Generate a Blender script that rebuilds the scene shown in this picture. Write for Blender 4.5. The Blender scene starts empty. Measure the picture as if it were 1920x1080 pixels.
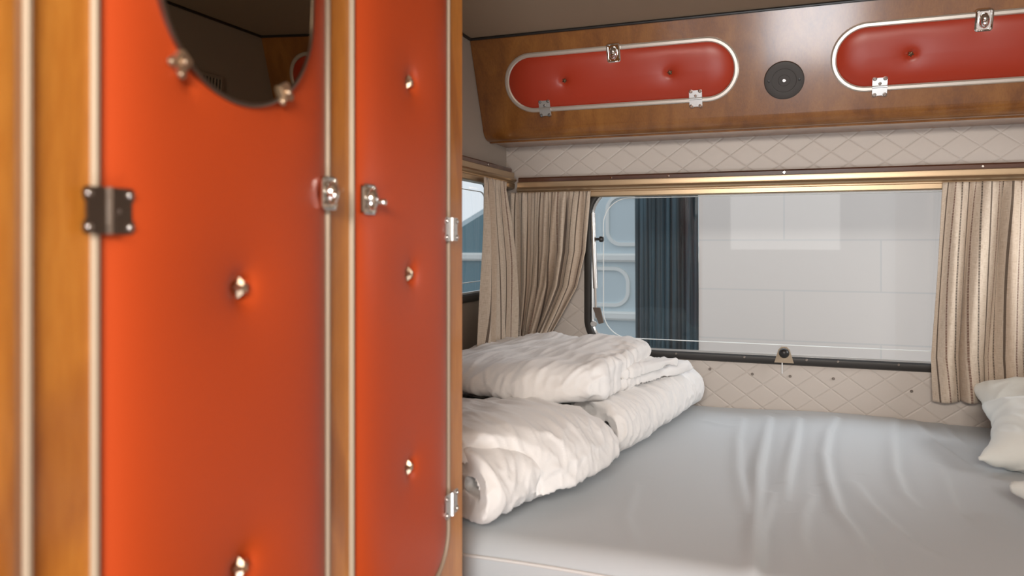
import bpy, bmesh, math, random
import numpy as np
from mathutils import Vector, Matrix, noise
from mathutils.geometry import tessellate_polygon
random.seed(4)
PI = math.pi
scene = bpy.context.scene
C = scene.collection
EZ = 1.32          # eye height above the floor; all z values below are given from eye height

# ------------------------------------------------------------------ camera
cd = bpy.data.cameras.new('camera')
cam = bpy.data.objects.new('camera', cd); C.objects.link(cam)
cam.location = (0, 0, EZ)
cam.rotation_euler = (PI/2, 0, math.radians(20.02))
cd.sensor_width = 36; cd.lens = 36*1400/1920
cd.shift_y = -85/1920
cd.clip_start = .02
cd.dof.use_dof = True; cd.dof.focus_distance = 1.9; cd.dof.aperture_fstop = 4.6
scene.camera = cam

# ------------------------------------------------------------------ world, lights, exposure
w = bpy.data.worlds.new('world'); scene.world = w; w.use_nodes = True
bg = w.node_tree.nodes['Background']
bg.inputs[0].default_value = (.90, .95, 1, 1); bg.inputs[1].default_value = .95
vs = scene.view_settings
vs.view_transform = 'Standard'; vs.look = 'None'; vs.gamma = 1; vs.use_curve_mapping = False
vs.exposure = 0.10

def area(name, loc, target, sx, sy, power, col):
    l = bpy.data.lights.new(name, 'AREA'); l.shape = 'RECTANGLE'; l.size = sx; l.size_y = sy
    l.energy = power; l.color = col
    o = bpy.data.objects.new(name, l); C.objects.link(o)
    o.location = (loc[0], loc[1], loc[2]+EZ)
    d = Vector(target)-Vector(loc)
    o.rotation_euler = d.to_track_quat('-Z', 'Y').to_euler()
    return o
# daylight: the windscreen and the low side door far behind the camera, the rear window; plus an unseen ceiling light
area('windscreen_daylight', (0.0, -1.95, .17), (0, 2, -.1), .8, .45, 3.0, (1, .97, .93))
area('side_door_daylight', (.16, -.95, -1.02), (0.05, 1.9, .4), .5, .5, 15, (.90, .95, 1))
area('ceiling_light', (.06, -.70, .42), (.1, 1.0, -.44), .7, .2, 26, (1, .93, .85))
area('rear_window_daylight', (0, 2.6, .55), (0, 1.3, -.5), 1.2, .6, 6, (.88, .94, 1))
area('right_window_fill', (1.02, 1.80, .18), (-.1, 1.45, -.44), .5, .45, 13, (1, .98, .96))  # fill through an unseen right window, added to light the bed

# ------------------------------------------------------------------ materials
def mat(name, base=(.5,.5,.5), rough=.5, metal=0, spec=.5, coat=0, coatr=.1, sheen=0):
    m = bpy.data.materials.new(name); m.use_nodes = True
    b = m.node_tree.nodes['Principled BSDF']
    b.inputs['Base Color'].default_value = (*base, 1)
    b.inputs['Roughness'].default_value = rough; b.inputs['Metallic'].default_value = metal
    b.inputs['Specular IOR Level'].default_value = spec
    b.inputs['Coat Weight'].default_value = coat; b.inputs['Coat Roughness'].default_value = coatr
    b.inputs['Sheen Weight'].default_value = sheen
    return m
def nd(m, t, **k):
    n = m.node_tree.nodes.new(t)
    for a, b in k.items(): setattr(n, a, b)
    return n
def lk(m, a, b): m.node_tree.links.new(a, b)
def bs(m): return m.node_tree.nodes['Principled BSDF']
def mth(m, op, a, b=None, c=None):
    n = nd(m, 'ShaderNodeMath', operation=op)
    for i, v in enumerate((a, b, c)):
        if v is None: continue
        if hasattr(v, 'is_output') or not isinstance(v, (int, float)): lk(m, v, n.inputs[i])
        else: n.inputs[i].default_value = v
    return n.outputs[0]
def add_bump(m, hsock, strength, dist):
    b = nd(m, 'ShaderNodeBump'); b.inputs['Strength'].default_value = strength; b.inputs['Distance'].default_value = dist
    lk(m, hsock, b.inputs['Height']); lk(m, b.outputs[0], bs(m).inputs['Normal'])
def objco(m, scale=(1,1,1)):
    tc = nd(m, 'ShaderNodeTexCoord'); mp = nd(m, 'ShaderNodeMapping')
    mp.inputs['Scale'].default_value = scale
    lk(m, tc.outputs['Object'], mp.inputs[0]); return mp.outputs[0]
def noise_t(m, co, scale, detail=4, rough=.5, dist=0):
    n = nd(m, 'ShaderNodeTexNoise'); n.inputs['Scale'].default_value = scale
    n.inputs['Detail'].default_value = detail; n.inputs['Roughness'].default_value = rough; n.inputs['Distortion'].default_value = dist
    lk(m, co, n.inputs['Vector']); return n.outputs[0]
def ramp(m, fac, stops):
    r = nd(m, 'ShaderNodeValToRGB'); e = r.color_ramp.elements
    e[0].position = stops[0][0]; e[0].color = (*stops[0][1], 1)
    e[1].position = stops[-1][0]; e[1].color = (*stops[-1][1], 1)
    for p, c in stops[1:-1]:
        q = e.new(p); q.color = (*c, 1)
    lk(m, fac, r.inputs[0]); return r.outputs[0]
def mixc(m, fac, a, b, mode='MIX'):
    n = nd(m, 'ShaderNodeMix', data_type='RGBA', blend_type=mode)
    if isinstance(fac, (int, float)): n.inputs[0].default_value = fac
    else: lk(m, fac, n.inputs[0])
    for i, v in ((6, a), (7, b)):
        if isinstance(v, tuple): n.inputs[i].default_value = (*v, 1)
        else: lk(m, v, n.inputs[i])
    return n.outputs[2]

def wood(name, dark, mid, light, scale, rough=.32, coat=.5, peel=0.0, knots=False):
    m = mat(name, rough=rough, coat=coat, coatr=.14)
    co = objco(m, scale)
    big = noise_t(m, co, 2.2, 3, .5, .6)
    fine = noise_t(m, objco(m, tuple(s*9 for s in scale)), 4, 5, .6)
    v = mth(m, 'ADD', mth(m, 'MULTIPLY', big, .7), mth(m, 'MULTIPLY', fine, .3))
    col = ramp(m, v, [(.34, dark), (.5, mid), (.64, light)])
    if knots:
        wv = nd(m, 'ShaderNodeTexWave', wave_type='RINGS', rings_direction='X'); wv.inputs['Scale'].default_value = 2.2
        wv.inputs['Distortion'].default_value = 5; wv.inputs['Detail'].default_value = 2; wv.inputs['Detail Scale'].default_value = 1.2
        lk(m, objco(m, (1, 1.0, .28)), wv.inputs[0])
        k = ramp(m, wv.outputs[1], [(.0, (1, 1, 1)), (.9, (1, 1, 1)), (.97, (.62, .48, .38))])
        col = mixc(m, .55, col, k, 'MULTIPLY')
    lk(m, col, bs(m).inputs['Base Color'])
    if peel:
        add_bump(m, noise_t(m, objco(m, (1, 1, .6)), 420, 2), peel, .00022)
    return m
M = {}
M['honey'] = wood('honey wood', (.40, .13, .015), (.52, .185, .023), (.62, .25, .038), (6, 6, .9), rough=.35, knots=True)
M['walnut'] = wood('varnished walnut', (.165, .053, .009), (.235, .085, .014), (.30, .118, .022), (9, 9, .9), rough=.36, coat=.8, peel=.6)
M['strip'] = wood('dark strip wood', (.05, .016, .008), (.09, .03, .014), (.12, .045, .02), (1, 8, 8), rough=.35)
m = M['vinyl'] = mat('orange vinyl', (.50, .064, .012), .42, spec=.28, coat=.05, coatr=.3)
add_bump(m, noise_t(m, objco(m), 900, 2), .12, .0004)
m = M['vinyl_shaded'] = mat('orange vinyl in shade', (.40, .036, .012), .38, spec=.45, coat=.1, coatr=.35)  # same vinyl as the wardrobe doors, the locker's duller light put into the colour
add_bump(m, noise_t(m, objco(m), 900, 2), .12, .0004)
m = M['alu'] = mat('brushed aluminium', (.38, .30, .215), .55, metal=.15)
add_bump(m, noise_t(m, objco(m, (1, 1, 1)), 60, 3), .15, .001)
M['alu_bright'] = mat('polished trim', (.74, .67, .59), .33, metal=.7)
m = M['gold'] = mat('gold anodised rail', (.52, .38, .24), .32, metal=.75)
add_bump(m, noise_t(m, objco(m, (.3, .3, 30)), 30, 2), .08, .001)
M['chrome'] = mat('chrome', (.78, .76, .73), .1, metal=1)
m = M['steel'] = mat('pressed steel', (.68, .67, .65), .3, metal=.8)
m = M['steel_dark'] = mat('dull steel', (.25, .21, .18), .28, metal=1)
M['brass'] = mat('brass tuft button', (.55, .42, .3), .3, metal=.9)
M['bronze'] = mat('bronze tuft button', (.12, .07, .04), .35, metal=.8)
M['black'] = mat('black plastic', (.018, .016, .015), .35)
M['rubber'] = mat('black rubber', (.022, .018, .015), .42)
m = M['speaker'] = mat('speaker grille', (.045, .038, .034), .55)
M['mirror'] = mat('tinted mirror', (.20, .165, .12), .015, metal=1)
m = M['ceil'] = mat('ceiling cloth', (.33, .245, .17), .9)
add_bump(m, noise_t(m, objco(m), 500, 3), .2, .0006)
m = M['wallplain'] = mat('plain wall vinyl', (.37, .31, .26), .6)
add_bump(m, noise_t(m, objco(m), 700, 3), .15, .0005)

def quilt(name, base, Wd, Hd, ox, oz):
    m = mat(name, base, .5)
    tc = nd(m, 'ShaderNodeTexCoord'); s = nd(m, 'ShaderNodeSeparateXYZ'); lk(m, tc.outputs['Object'], s.inputs[0])
    x = mth(m, 'MULTIPLY', mth(m, 'ADD', s.outputs[0], ox), 1/Wd); z = mth(m, 'MULTIPLY', mth(m, 'ADD', s.outputs[2], oz), 1/Hd)
    def line(v):   # distance from nearest integer, 0..0.5
        return mth(m, 'PINGPONG', v, .5)
    a = line(mth(m, 'ADD', x, z)); b = line(mth(m, 'SUBTRACT', x, z))
    ga = mth(m, 'MINIMUM', mth(m, 'MULTIPLY', a, 15), 1); gb = mth(m, 'MINIMUM', mth(m, 'MULTIPLY', b, 15), 1)
    groove = mth(m, 'MULTIPLY', mth(m, 'POWER', ga, .55), mth(m, 'POWER', gb, .55))
    # raised weld button where grooves cross
    r = mth(m, 'SQRT', mth(m, 'ADD', mth(m, 'MULTIPLY', a, a), mth(m, 'MULTIPLY', b, b)))
    nub = mth(m, 'LESS_THAN', r, .075)
    h = mth(m, 'ADD', mth(m, 'MULTIPLY', groove, 1), mth(m, 'MULTIPLY', nub, .8))
    puff = mth(m, 'MULTIPLY', mth(m, 'MULTIPLY', a, b), .9)
    h = mth(m, 'ADD', h, puff)
    fine = noise_t(m, objco(m), 650, 3)
    h = mth(m, 'ADD', h, mth(m, 'MULTIPLY', fine, .12))
    add_bump(m, h, .5, .0024)
    return m
M['quilt'] = quilt('quilted wall vinyl', (.57, .51, .46), .084, .0615, .012, .012)

m = M['duvet'] = mat('white cotton', (.80, .78, .765), .85, sheen=.15)
add_bump(m, noise_t(m, objco(m), 60, 4, .6), .12, .004)
m = M['pillowc'] = mat('white pillow cotton', (.76, .78, .745), .85, sheen=.15)
add_bump(m, noise_t(m, objco(m), 50, 4, .6), .15, .004)
m = M['sheet'] = mat('grey jersey sheet', (.455, .48, .50), .8, sheen=.2)
add_bump(m, noise_t(m, objco(m, (1, .25, 1)), 260, 3), .08, .001)
M['welt'] = mat('pale welt', (.62, .61, .60), .6)

def fabric():
    m = mat('striped linen', rough=.9, sheen=.2)
    uv = nd(m, 'ShaderNodeUVMap'); s = nd(m, 'ShaderNodeSeparateXYZ'); lk(m, uv.outputs[0], s.inputs[0])
    u, v = s.outputs[0], s.outputs[1]
    mp = nd(m, 'ShaderNodeMapping'); mp.inputs['Scale'].default_value = (90, 900, 1); lk(m, uv.outputs[0], mp.inputs[0])
    slub = noise_t(m, mp.outputs[0], 1, 2)
    mp2 = nd(m, 'ShaderNodeMapping'); mp2.inputs['Scale'].default_value = (900, 60, 1); lk(m, uv.outputs[0], mp2.inputs[0])
    warp = noise_t(m, mp2.outputs[0], 1, 2)
    base = ramp(m, mth(m, 'ADD', mth(m, 'MULTIPLY', slub, .6), mth(m, 'MULTIPLY', warp, .4)),
                [(.3, (.52, .41, .30)), (.5, (.72, .60, .48)), (.7, (.80, .70, .59))])
    dash = mth(m, 'GREATER_THAN', mth(m, 'SINE', mth(m, 'MULTIPLY', v, 1700)), -.6)
    def stripe(period, off, wdt):
        d = mth(m, 'PINGPONG', mth(m, 'ADD', mth(m, 'DIVIDE', u, period), off), .5)
        return mth(m, 'LESS_THAN', d, wdt/period/2)
    st1 = mth(m, 'MULTIPLY', stripe(.066, .1, .0042), dash)
    st2 = mth(m, 'MULTIPLY', stripe(.066, .40, .0034), dash)
    st3 = stripe(.066, .74, .0042)
    st4 = stripe(.132, .3, .016)
    col = mixc(m, mth(m, 'MULTIPLY', st4, .22), base, (.42, .25, .14))
    col = mixc(m, mth(m, 'MULTIPLY', st1, .9), col, (.045, .022, .012))
    col = mixc(m, mth(m, 'MULTIPLY', st2, .9), col, (.15, .05, .03))
    col = mixc(m, mth(m, 'MULTIPLY', st3, .85), col, (.08, .045, .028))
    lk(m, col, bs(m).inputs['Base Color'])
    bs(m).inputs['Subsurface Weight'].default_value = 0
    add_bump(m, mth(m, 'ADD', slub, warp), .35, .0012)
    # thin cloth lets some daylight through
    tr = nd(m, 'ShaderNodeBsdfTranslucent'); lk(m, col, tr.inputs[0])
    mx = nd(m, 'ShaderNodeMixShader'); mx.inputs[0].default_value = .22
    out = m.node_tree.nodes['Material Output']
    lk(m, bs(m).outputs[0], mx.inputs[1]); lk(m, tr.outputs[0], mx.inputs[2]); lk(m, mx.outputs[0], out.inputs[0])
    return m
M['linen'] = fabric()

def glass(name, tint):
    m = bpy.data.materials.new(name); m.use_nodes = True; nt = m.node_tree; nt.nodes.clear()
    t = nt.nodes.new('ShaderNodeBsdfTransparent'); t.inputs[0].default_value = (*tint, 1)
    g = nt.nodes.new('ShaderNodeBsdfGlossy'); g.inputs['Roughness'].default_value = .02
    f = nt.nodes.new('ShaderNodeFresnel'); f.inputs[0].default_value = 1.5
    x = nt.nodes.new('ShaderNodeMixShader'); o = nt.nodes.new('ShaderNodeOutputMaterial')
    nt.links.new(f.outputs[0], x.inputs[0]); nt.links.new(t.outputs[0], x.inputs[1]); nt.links.new(g.outputs[0], x.inputs[2])
    nt.links.new(x.outputs[0], o.inputs[0]); return m
M['glass'] = glass('acrylic pane', (.90, .93, .95))
M['vanwhite'] = mat('pale blue van paint', (.60, .70, .74), .3, coat=.5)
M['vanwhite2'] = mat('white moulding', (.86, .88, .86), .35)
M['vanglass'] = mat('teal window glass', (.10, .22, .27), .08, spec=.8)
m = M['bluerefl'] = mat('dark blue drape', (.028, .05, .062), .5, sheen=.2)  # dark tone of a window reflection, given to a cloth outside
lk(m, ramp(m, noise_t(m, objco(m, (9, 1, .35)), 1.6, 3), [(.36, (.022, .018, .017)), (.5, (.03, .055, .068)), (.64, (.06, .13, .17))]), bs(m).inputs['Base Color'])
m = M['block'] = mat('white painted blocks', rough=.7)
br = nd(m, 'ShaderNodeTexBrick'); br.inputs['Scale'].default_value = 1
br.inputs['Color1'].default_value = (.77, .70, .65, 1); br.inputs['Color2'].default_value = (.74, .675, .63, 1); br.inputs['Mortar'].default_value = (.66, .62, .59, 1)
br.inputs['Mortar Size'].default_value = .003; br.inputs['Brick Width'].default_value = .66; br.inputs['Row Height'].default_value = .19
sx = nd(m, 'ShaderNodeSeparateXYZ'); tcb = nd(m, 'ShaderNodeTexCoord'); lk(m, tcb.outputs['Object'], sx.inputs[0])
cx = nd(m, 'ShaderNodeCombineXYZ'); lk(m, sx.outputs[0], cx.inputs[0]); lk(m, sx.outputs[2], cx.inputs[1]); lk(m, cx.outputs[0], br.inputs[0])
lk(m, br.outputs[0], bs(m).inputs['Base Color'])
m = M['asphalt'] = mat('asphalt', rough=.9)
lk(m, ramp(m, noise_t(m, objco(m), 40, 6), [(.3, (.12, .12, .12)), (.7, (.2, .2, .2))]), bs(m).inputs['Base Color'])
M['floorm'] = wood('floor boards', (.10, .06, .04), (.16, .1, .065), (.2, .13, .09), (8, 1, 8), rough=.5, coat=.1)
M['tyre'] = mat('tyre rubber', (.02, .02, .02), .8)

# ------------------------------------------------------------------ object helpers
def link(name, me, m, parent):
    o = bpy.data.objects.new(name, me); C.objects.link(o)
    if m is not None:
        me.materials.clear(); me.materials.append(m)
    if parent is not None:
        o.parent = parent
    return o
def wmat(o):
    mt = Matrix.LocRotScale(o.location, o.rotation_euler, None)
    return wmat(o.parent) @ mt if o.parent else mt
def obj(name, verts, faces, m, parent=None, smooth=True, uvs=None, bevel=0, autos=None):
    """verts in the place's own coordinates with z from eye height; part of parent when one is given"""
    me = bpy.data.meshes.new(name)
    me.from_pydata([(v[0], v[1], v[2]+EZ) for v in verts], [], faces)
    if parent is not None: me.transform(wmat(parent).inverted())
    if uvs is not None:
        l = me.uv_layers.new(name='UVMap')
        flat = np.array([uvs[lp.vertex_index] for lp in me.loops], dtype=np.float32).ravel()
        l.data.foreach_set('uv', flat)
    bm = bmesh.new(); bm.from_mesh(me)
    bmesh.ops.recalc_face_normals(bm, faces=bm.faces)
    if bevel:
        es = [e for e in bm.edges if len(e.link_faces) == 2 and e.calc_face_angle(0) > .7]
        bmesh.ops.bevel(bm, geom=es, offset=bevel, segments=2, affect='EDGES', clamp_overlap=True)
    bm.to_mesh(me); bm.free()
    if smooth:
        me.polygons.foreach_set('use_smooth', [True]*len(me.polygons))
        me.set_sharp_from_angle(angle=autos if autos else .7)
    me.update()
    return link(name, me, m, parent)
def thing(name, label, cat, loc, group=None, rot=(0,0,0)):
    o = bpy.data.objects.new(name, None); C.objects.link(o); o.empty_display_size = .05
    o.location = (loc[0], loc[1], loc[2]+EZ); o.rotation_euler = rot
    o['label'] = label; o['category'] = cat
    if group: o['group'] = group
    return o
def tag(o, label, cat, group=None):
    o['label'] = label; o['category'] = cat
    if group: o['group'] = group
    return o
def struct(o, label=None):
    o['kind'] = 'structure'
    if label: o['label'] = label
    return o
class G:   # geometry collector
    def __init__(s): s.v = []; s.f = []
    def add(s, v, f):
        n = len(s.v); s.v += [tuple(a) for a in v]; s.f += [[i+n for i in q] for q in f]; return s
    def box(s, x0, x1, y0, y1, z0, z1, F=None):
        vs = [(x, y, z) for x in (x0, x1) for y in (y0, y1) for z in (z0, z1)]
        if F: vs = [F(*p) for p in vs]
        return s.add(vs, [[0,1,3,2],[4,6,7,5],[0,4,5,1],[2,3,7,6],[0,2,6,4],[1,5,7,3]])
    def disc(s, c, r, h, F=None, n=20, prof=None, ry=None):
        """lathe about local n axis at (u,v) centre; prof = [(radius factor, height)]"""
        prof = prof or [(1, 0), (1, h*.7), (.85, h), (0, h)]
        vs = []; fs = []
        ry = ry or r
        for k, (q, hh) in enumerate(prof):
            for i in range(n):
                a = 2*PI*i/n; p = (c[0]+r*q*math.cos(a), c[1]+ry*q*math.sin(a), c[2]+hh)
                vs.append(F(*p) if F else p)
        for k in range(len(prof)-1):
            for i in range(n):
                j = (i+1) % n; fs.append([k*n+i, k*n+j, (k+1)*n+j, (k+1)*n+i])
        fs.append(list(range(n))[::-1])
        return s.add(vs, fs)
    def tube(s, pts, r, n=10, closed=False):
        pts = [Vector(p) for p in pts]; vs = []; fs = []; N = len(pts)
        up = None
        for k, p in enumerate(pts):
            a = pts[(k-1) % N] if (closed or k > 0) else p; b = pts[(k+1) % N] if (closed or k < N-1) else p
            t = (b-a).normalized()
            if up is None: up = Vector((0, 0, 1)) if abs(t.z) < .9 else Vector((1, 0, 0))
            x = t.cross(up).normalized(); y = x.cross(t).normalized(); up = y
            for i in range(n):
                an = 2*PI*i/n; vs.append(p+x*math.cos(an)*r+y*math.sin(an)*r)
        for k in range(N if closed else N-1):
            for i in range(n):
                j = (i+1) % n; k2 = (k+1) % N
                fs.append([k*n+i, k*n+j, k2*n+j, k2*n+i])
        if not closed:
            fs.append(list(range(n))[::-1]); fs.append([(N-1)*n+i for i in range(n)])
        return s.add(vs, fs)
    def make(s, name, m, parent=None, **k): return obj(name, s.v, s.f, m, parent, **k)

def rrect(w, h, R, n=12, corners=(1,1,1,1)):
    """closed outline of a rounded rectangle centred on 0, with outward normals"""
    out = []
    for (sx, sy, a0), on in zip(((1,1,0), (-1,1,90), (-1,-1,180), (1,-1,270)), corners):
        cx, cy = sx*(w/2-R), sy*(h/2-R)
        for i in range(n+1):
            a = math.radians(a0+90*i/n); out.append((cx+R*math.cos(a), cy+R*math.sin(a), math.cos(a), math.sin(a)))
    return out
def ring(F, w, h, R, prof, c=(0,0), n=14):
    """profile [(outward offset, height)] swept round a rounded rectangle on frame F(u,v,n)"""
    path = rrect(w, h, R, n); P = len(prof); vs = []; fs = []
    for (x, y, nx, ny) in path:
        for (p, q) in prof: vs.append(F(c[0]+x+nx*p, c[1]+y+ny*p, q))
    N = len(path)
    for k in range(N):
        for i in range(P):
            k2 = (k+1) % N; i2 = (i+1) % P
            fs.append([k*P+i, k2*P+i, k2*P+i2, k*P+i2])
    return vs, fs
def sdrr(x, y, w, h, R):
    qx = abs(x)-w/2+R; qy = abs(y)-h/2+R
    return -(math.hypot(max(qx, 0), max(qy, 0)) + min(max(qx, qy), 0) - R)
def padded(F, w, h, R, B, fall, dimples, nu=90, nv=90, c=(0, 0), back=-.006, long_u=False, waves=None):
    """upholstered panel: bulging rounded-rect face with tuft dimples"""
    vs = []; fs = []
    A, Bq = (h, w) if not long_u else (w, h)
    for j in range(nv+1):
        t = -math.cos(PI*j/nv)
        # blend cosine and linear spacing
        t = .5*t+.5*(2*j/nv-1); v = t*A/2*.9999
        e = abs(v)-(A/2-R)
        hw = Bq/2 if e <= 0 else Bq/2-R+math.sqrt(max(R*R-e*e, 0))
        for i in range(nu+1):
            s = -math.cos(PI*i/nu); s = .35*s+.65*(2*i/nu-1); u = s*hw
            x, y = (u, v) if not long_u else (v, u)
            d = max(sdrr(x, y, w, h, R), 0)
            z = B*(1-math.exp(-(d/fall)**1.0))*1.0
            for (dx, dy, D, sg) in dimples:
                r = math.hypot(x-dx, y-dy)
                z -= D*(.55*math.exp(-r/sg)+.45*math.exp(-(r/(sg*.35))**2))*min(1, z/B+.0)
            if waves: z += waves(x, y)*min(1, d/.02)
            vs.append(F(c[0]+x, c[1]+y, z))
    n1 = nu+1
    for j in range(nv):
        for i in range(nu): fs.append([j*n1+i, j*n1+i+1, (j+1)*n1+i+1, (j+1)*n1+i])
    # rim going back and rear face
    loop = [i for i in range(n1)]+[j*n1+nu for j in range(1, nv+1)]+[nv*n1+i for i in range(nu-1, -1, -1)]+[j*n1 for j in range(nv-1, 0, -1)]
    base = len(vs)
    nrm = Vector(F(0, 0, 1))-Vector(F(0, 0, 0))
    for q in loop:
        p = Vector(vs[q]); o = Vector(F(0, 0, 0)); dist = (p-o).dot(nrm)
        vs.append(tuple(p+nrm*(back-dist)))
    L = len(loop)
    for k in range(L): fs.append([loop[k], loop[(k+1) % L], base+(k+1) % L, base+k])
    fs.append([base+k for k in range(L)])
    return vs, fs
def star(F, c, z, R, r, H, pts=5, rot=.3):
    vs = []; fs = []; n = pts*2
    for lay, (q, hh) in enumerate(((1, 0), (1, H*.35), (.55, H))):
        for i in range(n):
            a = rot+PI*i/pts; rr = (R if i % 2 == 0 else r)*q
            vs.append(F(c[0]+rr*math.cos(a), c[1]+rr*math.sin(a), z+hh))
    for l in range(2):
        for i in range(n):
            j = (i+1) % n; fs.append([l*n+i, l*n+j, (l+1)*n+j, (l+1)*n+i])
    vs.append(F(c[0], c[1], z+H*1.1)); k = len(vs)-1
    for i in range(n): fs.append([2*n+i, 2*n+(i+1) % n, k])
    fs.append(list(range(n))[::-1])
    return vs, fs
trim_prof = [(-.002, -.003), (-.002, .004), (.001, .0062), (.007, .0062), (.010, .004), (.010, -.003)]

def hinge(F, c, parent, m, w=.034, h=.05, vert=True, z=.006, screws=None):
    """pressed butt hinge: two waisted leaves, a rolled barrel, four corner screws and a centre pin"""
    g = G()
    def H(u, v, n): return F(c[0]+(u if vert else v), c[1]+(v if vert else -u), n)
    hw, hh = w/2, h/2
    for s in (1, -1):   # leaves above and below the barrel, corners lobed
        out = [(-hw, 0), (-hw, .45*hh), (-hw*1.0, hh*.9), (-hw*.8, hh), (-hw*.5, hh*.97), (-hw*.35, hh*.88), (hw*.35, hh*.88), (hw*.5, hh*.97), (hw*.8, hh), (hw, hh*.9), (hw, .45*hh), (hw, 0)]
        vs = []
        for zz in (z-.001, z+.0012):
            vs += [H(u, v*s, zz) for u, v in out]
        n = len(out)
        g.add(vs, [list(range(n)), [i+n for i in range(n)]]+[[i, (i+1) % n, n+(i+1) % n, n+i] for i in range(n)])
    o = g.make('hinge', m, parent, smooth=False)
    g2 = G()
    a = Vector(H(-hw, 0, z+.002)); b = Vector(H(hw, 0, z+.002))
    g2.tube([a.lerp(b, t) for t in (0, .33, .66, 1)], .0028, 10)
    # join barrel into the hinge mesh by rebuilding as one
    bpy.data.objects.remove(o)
    g.add(g2.v, g2.f)
    nb = len(g.f); HS = lambda su, sv: (lambda u, v, n: H(su*hw+u, sv*hh+v, z+.0012+n))
    sp_ = ((-.70, .80), (.70, .80), (-.70, -.80), (.70, -.80), (0, .3))
    for su, sv in sp_: g.disc((0, 0, 0), .0048 if su else .0036, .0006, HS(su, sv), 12)
    n1 = len(g.f)
    for su, sv in sp_: g.disc((0, 0, 0), .0033 if su else .0024, .0024, HS(su, sv), 12)
    o = g.make('hinge', m, parent, autos=.6)
    o.data.materials.append(M['steel_dark']); o.data.materials.append(M['chrome'])
    for k, p in enumerate(o.data.polygons):
        if k >= n1: p.material_index = 2
        elif k >= nb: p.material_index = 1
    return o
def latch(F, c, parent, m, w=.034, h=.044, z=.008, side=0):
    """chrome turn catch: dished plate, corner screws, domed housing and a thumb lever"""
    g = G()
    def H(u, v, n): return F(c[0]+u, c[1]+v, z+n)
    vs, fs = ring(H, w-.004, h-.004, .004, [(-.002, 0), (-.002, .003), (.0, .0042), (.002, .003), (.002, 0)], n=4); g.add(vs, fs)
    g.box(-w/2+.002, w/2-.002, -h/2+.002, h/2-.002, -.003, .0016, H)
    for su in (-1, 1):
        for sv in (-1, 1):
            g.disc((su*(w/2-.005), sv*(h/2-.005), .0016), .003, .0022, H, 12)
    # domed housing
    g.disc((0, 0, .0016), w*.29, .012, H, 20, prof=[(1, 0), (1, .004), (.93, .008), (.7, .0115), (.35, .0135), (0, .014)], ry=h*.36)
    # lever
    g.disc((side*.012, -.004, .010), .0055, .012, H, 14, prof=[(.7, 0), (.7, .004), (1, .006), (1, .010), (.75, .012), (0, .0125)])
    return g.make('latch', m, parent, autos=.8)

XL, XR, YB, ZC = -.783, .783, 2.10, .54
FL = -EZ
YF = -2.0
# ------------------------------------------------------------------ room shell
def plate_with_hole(name, outer, hole, F, th, m):
    """flat wall outline with a rounded opening, thickness behind the face"""
    ov = [Vector((a, b, 0)) for a, b in outer]; hv = [Vector((a, b, 0)) for a, b in hole]
    tris = tessellate_polygon([ov, hv]); pts = ov+hv; n = len(pts)
    vs = [F(p.x, p.y, 0) for p in pts]+[F(p.x, p.y, -th) for p in pts]
    fs = [list(t) for t in tris]+[[i+n for i in t][::-1] for t in tris]
    no, nh = len(ov), len(hv)
    fs += [[i, (i+1) % no, n+(i+1) % no, n+i] for i in range(no)]
    fs += [[no+i, no+(i+1) % nh, n+no+(i+1) % nh, n+no+i] for i in range(nh)]
    return obj(name, vs, fs, m, smooth=False)
def rect_out(x0, x1, z0, z1, R, n=10):
    return [(p[0]+(x0+x1)/2, p[1]+(z0+z1)/2) for p in rrect(x1-x0, z1-z0, R, n)]
FB = lambda u, v, n: (u, YB-n, v)              # back wall frame
FLW = lambda u, v, n: (XL+n, u, v)             # left wall frame, u = y
FRW = lambda u, v, n: (XR-n, u, v)
# back window opening
WX0, WX1, WZ0, WZ1 = -.535, .535, -.315, .170
struct(plate_with_hole('wall_back', [(XL-.03, FL), (XR+.03, FL), (XR+.03, ZC+.03), (XL-.03, ZC+.03)], rect_out(WX0, WX1, WZ0, WZ1, .095), FB, .03, M['quilt']))
RY0 = 1.52
LY0, LY1, LZ0, LZ1 = 1.30, 2.02, -.15, .185
struct(plate_with_hole('wall_left', [(YF, FL), (YB, FL), (YB, ZC+.03), (YF, ZC+.03)], rect_out(LY0, LY1, LZ0, LZ1, .06), FLW, .03, M['wallplain']))
struct(plate_with_hole('wall_right', [(YF, FL), (YB, FL), (YB, ZC+.03), (YF, ZC+.03)], rect_out(RY0, LY1, LZ0, LZ1, .06), FRW, .03, M['wallplain']))
struct(G().box(XL, XR, YF, YB, ZC, ZC+.03).make('ceiling', M['ceil'], smooth=False))
struct(G().box(XL-.03, XR+.03, YF, YB+.03, FL-.03, FL).make('floor', M['floorm'], smooth=False))
struct(G().tube([(XL+.004, YF+.05, ZC-.003), (XL+.004, 1.815, ZC-.003)], .004, 8).make('trim_1', M['black']))
struct(G().tube([(XR-.004, YF+.05, ZC-.003), (XR-.004, 1.815, ZC-.003)], .004, 8).make('trim_2', M['black']))
struct(G().tube([(XL+.005, 1.8165, ZC-.0035), (XR-.005, 1.8165, ZC-.0035)], .0035, 8).make('trim_3', M['black']))

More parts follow.
